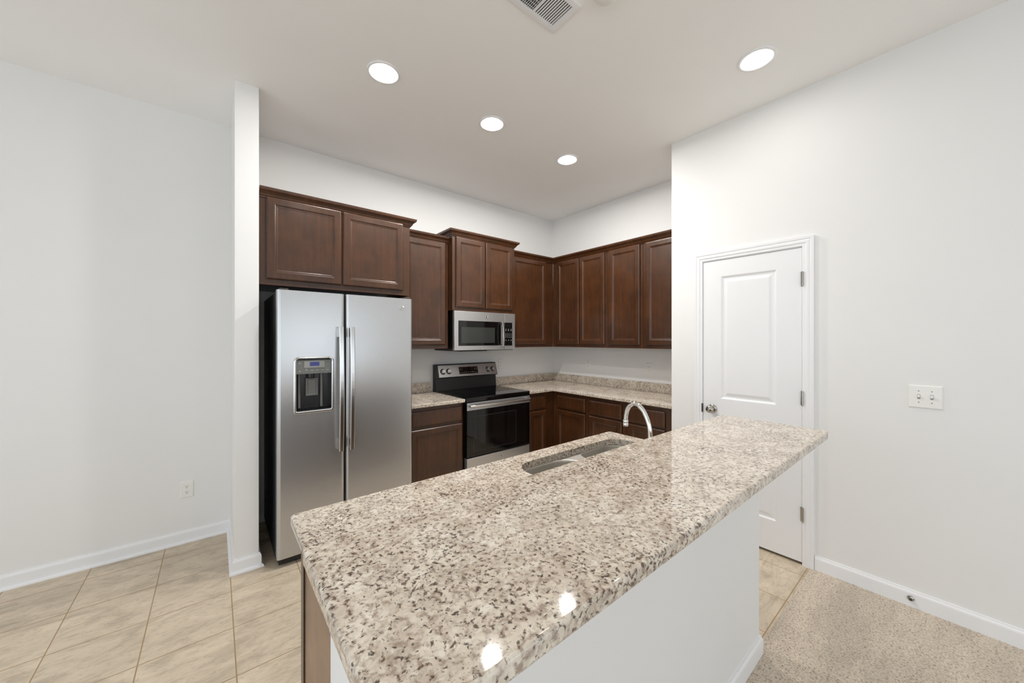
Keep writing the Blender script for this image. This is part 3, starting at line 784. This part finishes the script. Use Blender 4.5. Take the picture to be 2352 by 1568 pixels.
# ================================================================== MICROWAVE
mw = thing('microwave', 'over-the-range stainless microwave beneath the raised cabinet', 'microwave', (1.783, 3.065, 0))
MWd = 0.760
bm = bmesh.new(); add_box(bm, 0.004, MWd-0.004, 0.032, 0.413, 1.330, 1.7245, 0.002, 1); add_box(bm, 0.10, 0.42, 0.05, 0.30, 1.324, 1.330)
finish('body', bm, 'black', mw)
dwid = 0.612
md = box('door', 0.0, dwid, 0.0, 0.031, 1.3365, 1.7225, 'steel', mw, bevel=0.003)
bm = bmesh.new(); add_panel(bm, 0.046, 0.565, 1.381, 1.628, 0.0002, [(0.0, -0.001), (0.004, -0.0015)]); finish('window_surround', bm, 'glass', md)
box('window', 0.078, 0.484, -0.0022, -0.0016, 1.408, 1.566, 'glass_soft', md)
cpn = box('control_section', dwid+0.002, MWd, 0.0, 0.031, 1.3365, 1.7225, 'steel', mw, bevel=0.003)
bm = bmesh.new(); add_panel(bm, 0.599+0.016, 0.719, 1.378, 1.625, 0.0002, [(0.0, -0.001), (0.003, -0.0015)]); kp = finish('keypad', bm, 'glass', cpn)
bm = bmesh.new()
for row, (zz, cols_) in enumerate([(1.553, 3), (1.540, 3), (1.505, 4), (1.492, 4), (1.479, 4), (1.466, 4), (1.436, 3)]):
    for c in range(cols_):
        xx = 0.628 + c*(0.070/(cols_-1)); w_ = 0.005 if cols_ == 4 else 0.009
        add_box(bm, xx, xx+w_, -0.002, -0.0014, zz-0.0025, zz+0.0025)
finish('key_lettering', bm, 'print', kp)
bm = bmesh.new(); pts = []
rings = []
for i in range(15):
    f = i/14; z = 1.372 + 0.254*f; y = -0.030-0.018*math.sin(math.pi*f)
    rings.append([bm.verts.new((a, b_, z)) for a, b_ in rrect(0.569-0.012, 0.569+0.012, y-0.006, y+0.006, 0.005, 3)])
for a, b in zip(rings, rings[1:]):
    n = len(a)
    for i in range(n): bm.faces.new([a[i], a[(i+1) % n], b[(i+1) % n], b[i]])
bm.faces.new(rings[0]); bm.faces.new(rings[-1])
mh = finish('handle', bm, 'steel_bar', md, True, 50)
for za in (1.376, 1.604): box('handle_mount', 0.561, 0.577, -0.030, -0.001, za, za+0.018, 'steel_bar', mh, bevel=0.002)
roundel(0.384, -0.0003, 1.678, 0.0145, md)

# ================================================================== CEILING FIXTURES
def downlight(mat):
    t = thing('recessed_downlight', '', 'ceiling light', (0, 0, ZC))
    bm = bmesh.new(); add_lathe(bm, [(0.095, 0.0), (0.095, -0.004), (0.088, -0.007), (0.078, -0.006), (0.074, -0.002), (0.074, 0.0)], 48, Matrix(), False)
    finish('trim_ring', bm, 'trim', t, True, 60)
    bm = bmesh.new(); add_lathe(bm, [(0.046, -0.0030), (0.055, -0.0035), (0.0745, -0.0015), (0.0745, 0)], 48, Matrix(), False)
    finish('reflector', bm, 'reflector', t, True, 80)
    bm = bmesh.new(); add_lathe(bm, [(0, -0.0050), (0.030, -0.0045), (0.046, -0.0030)], 48, Matrix(), False)
    finish('bulb', bm, mat, t, True, 80)
    return t
spots = [((0.785, 2.182), 'lit recessed ceiling light closest to the white stub wall'),
         ((1.593, 2.188), 'lit recessed ceiling light, middle of the row of three'),
         ((2.430, 2.200), 'lit recessed ceiling light nearest the kitchen corner'),
         ((2.401, 0.728), 'lit recessed ceiling light in front of the pantry door'),
         ((1.593, 0.728), 'added recessed ceiling light, unseen out of frame above the bar'),  # this lamp and the next are unseen, added to brighten the kitchen
         ((0.785, 0.728), 'added recessed ceiling light, unseen out of frame above the bar')]
for i, ((x, y), lb) in enumerate(spots):
    if i in (0, 1, 3): d0 = o = downlight({0: 'lamp_mid', 1: 'lamp', 3: 'lamp_soft'}[i])
    else: o = dup(d0, (x, y, ZC))
    o.location = (x, y, ZC); o['label'] = lb; o['category'] = 'ceiling light'; o['group'] = 'recessed ceiling lights'
# air register: spans X 1.0..1.366, Y 1.143..1.338
vt = thing('air_vent', 'white louvered air register on the ceiling at the photo top', 'vent', (1.366, 1.2405, ZC), 0)
bm = bmesh.new()
add_slab(bm, rrect(-0.36, 0.0, -0.0975, 0.0975, 0.008, 4), [rrect(-0.325, -0.035, -0.070, 0.066, 0.003, 2)[::-1]], -0.008, 0.0, 0.003)
finish('faceplate', bm, 'trim', vt, True)
bm = bmesh.new(); add_box(bm, -0.325, -0.035, -0.07, 0.066, -0.0008, -0.0002); finish('dark_duct_sheet', bm, 'slot', vt)  # dark sheet behind the louvers, shade of the duct put into its colour
bm = bmesh.new()
for i in range(10):
    x = -0.041 - i*0.0128
    t = bmesh.new(); bmesh.ops.create_cube(t, size=1.0)
    bmesh.ops.transform(t, matrix=Matrix.Translation((x-0.004, -0.002, -0.005)) @ Matrix.Rotation(math.radians(-8), 4, 'Y') @ Matrix.Diagonal((0.0082, 0.136, 0.001, 1)), verts=t.verts)
    join(bm, t)
add_box(bm, -0.170, -0.163, -0.07, 0.066, -0.0078, -0.0012)
for i in range(14):
    x = -0.178 - i*0.0105
    add_box(bm, x-0.0016, x, -0.07, 0.066, -0.0065, -0.0045)
for i in range(7):
    y = -0.058 + i*0.019
    add_box(bm, -0.325, -0.170, y, y+0.0014, -0.003, -0.0010)
finish('louver', bm, 'trim', vt)
sd = thing('smoke_detector', 'round white smoke detector cut by the top edge beside the vent', 'smoke detector', (1.386, 1.015, ZC))
bm = bmesh.new(); add_lathe(bm, [(0.070, 0), (0.070, -0.010), (0.066, -0.016), (0, -0.016)], 40, Matrix(), False); finish('base', bm, 'plastic_white', sd, True, 40)
bm = bmesh.new(); add_lathe(bm, [(0.058, -0.0161), (0.056, -0.030), (0.045, -0.038), (0.02, -0.041), (0, -0.041)], 40, Matrix(), False); finish('cover', bm, 'plastic_white', sd, True, 40)

# ================================================================== OUTLETS AND SWITCHES (local: facing -y, centred)
def outlet(w=0.072, h=0.116):
    t = thing('wall_outlet', '', 'outlet')
    bm = bmesh.new(); add_panel(bm, -w/2, w/2, -h/2, h/2, 0.0, [(0.0, -0.002), (0.003, -0.0055), (0.006, -0.006)])
    finish('cover_plate', bm, 'plastic_white', t)
    for s in (-1, 1):
        bm = bmesh.new(); m = Matrix.Translation((0, -0.006, s*0.0195)) @ FACE
        add_lathe(bm, [(0.0155, 0), (0.0155, 0.0012), (0.0145, 0.0018), (0, 0.0018)], 20, m, False)
        r_ = finish('receptacle', bm, 'plastic_white', t, True, 30)
        bm = bmesh.new()
        for dx, hh in ((-0.006, 0.0065), (0.006, 0.0055)): add_box(bm, dx-0.0012, dx+0.0012, -0.0082, -0.0076, s*0.0195+0.0035-hh/2+0.001, s*0.0195+0.0035+hh/2+0.001)
        add_lathe(bm, [(0, 0), (0.0026, 0), (0.0026, 0.0004), (0, 0.0004)], 10, Matrix.Translation((0, -0.0078, s*0.0195-0.006)) @ FACE, False)
        finish('slot', bm, 'slot', r_)
    return t
o0 = outlet()
outs = [((-0.157, YA-0.0002, 0.374), 0, 'white outlet low on the left wall above the baseboard'),
        ((2.663, YA-0.0002, 1.150), 0, 'white outlet on the back wall just right of the range'),
        ((XB-0.0002, 2.871, 1.136), R90, 'white outlet on the right kitchen wall nearer the corner'),
        ((XB-0.0002, 2.061, 1.137), R90, 'white outlet on the right kitchen wall nearer the pantry wall')]
for i, (loc, rz, lb) in enumerate(outs):
    o = o0 if i == 0 else dup(o0, loc, rz)
    o.location = loc; o.rotation_euler = (0, 0, rz); o['label'] = lb; o['category'] = 'outlet'; o['group'] = 'white wall outlets'
sw = thing('light_switch', 'white double toggle light switch plate right of the pantry door', 'light switch', (XP-0.0002, 0.109, 1.138), R90)
bm = bmesh.new(); add_panel(bm, -0.060, 0.060, -0.060, 0.060, 0.0, [(0.0, -0.002), (0.003, -0.0055), (0.006, -0.006)]); finish('cover_plate', bm, 'plastic_white', sw)
for dx in (-0.023, 0.023):
    box('toggle', dx-0.0045, dx+0.0045, -0.018, -0.0055, -0.004, 0.010, 'plastic_white', sw, bevel=0.0015)
    for dz in (-0.030, 0.030):
        bm = bmesh.new(); add_lathe(bm, [(0, 0), (0.003, 0), (0.003, 0.0006), (0, 0.0009)], 10, Matrix.Translation((dx, -0.006, dz)) @ FACE, False)
        finish('screw', bm, 'lightgrey', sw)
    box('toggle_slot', dx-0.0055, dx+0.0055, -0.0063, -0.0059, -0.0125, 0.0125, 'lightgrey', sw)
ds = thing('door_stop', 'small round metal door stop on the right-hand baseboard', 'door stop', (XP-0.0127, 0.160, 0.051), R90)
bm = bmesh.new(); add_lathe(bm, [(0, 0), (0.0135, 0), (0.0135, 0.003), (0.010, 0.006), (0.006, 0.007), (0.005, 0.012), (0, 0.012)], 24, FACE, False)
finish('base', bm, 'nickel', ds, True, 40)
bm = bmesh.new(); add_lathe(bm, [(0, 0.012), (0.0065, 0.012), (0.0065, 0.016), (0, 0.017)], 18, FACE, False); finish('tip', bm, 'slot', ds, True, 40)
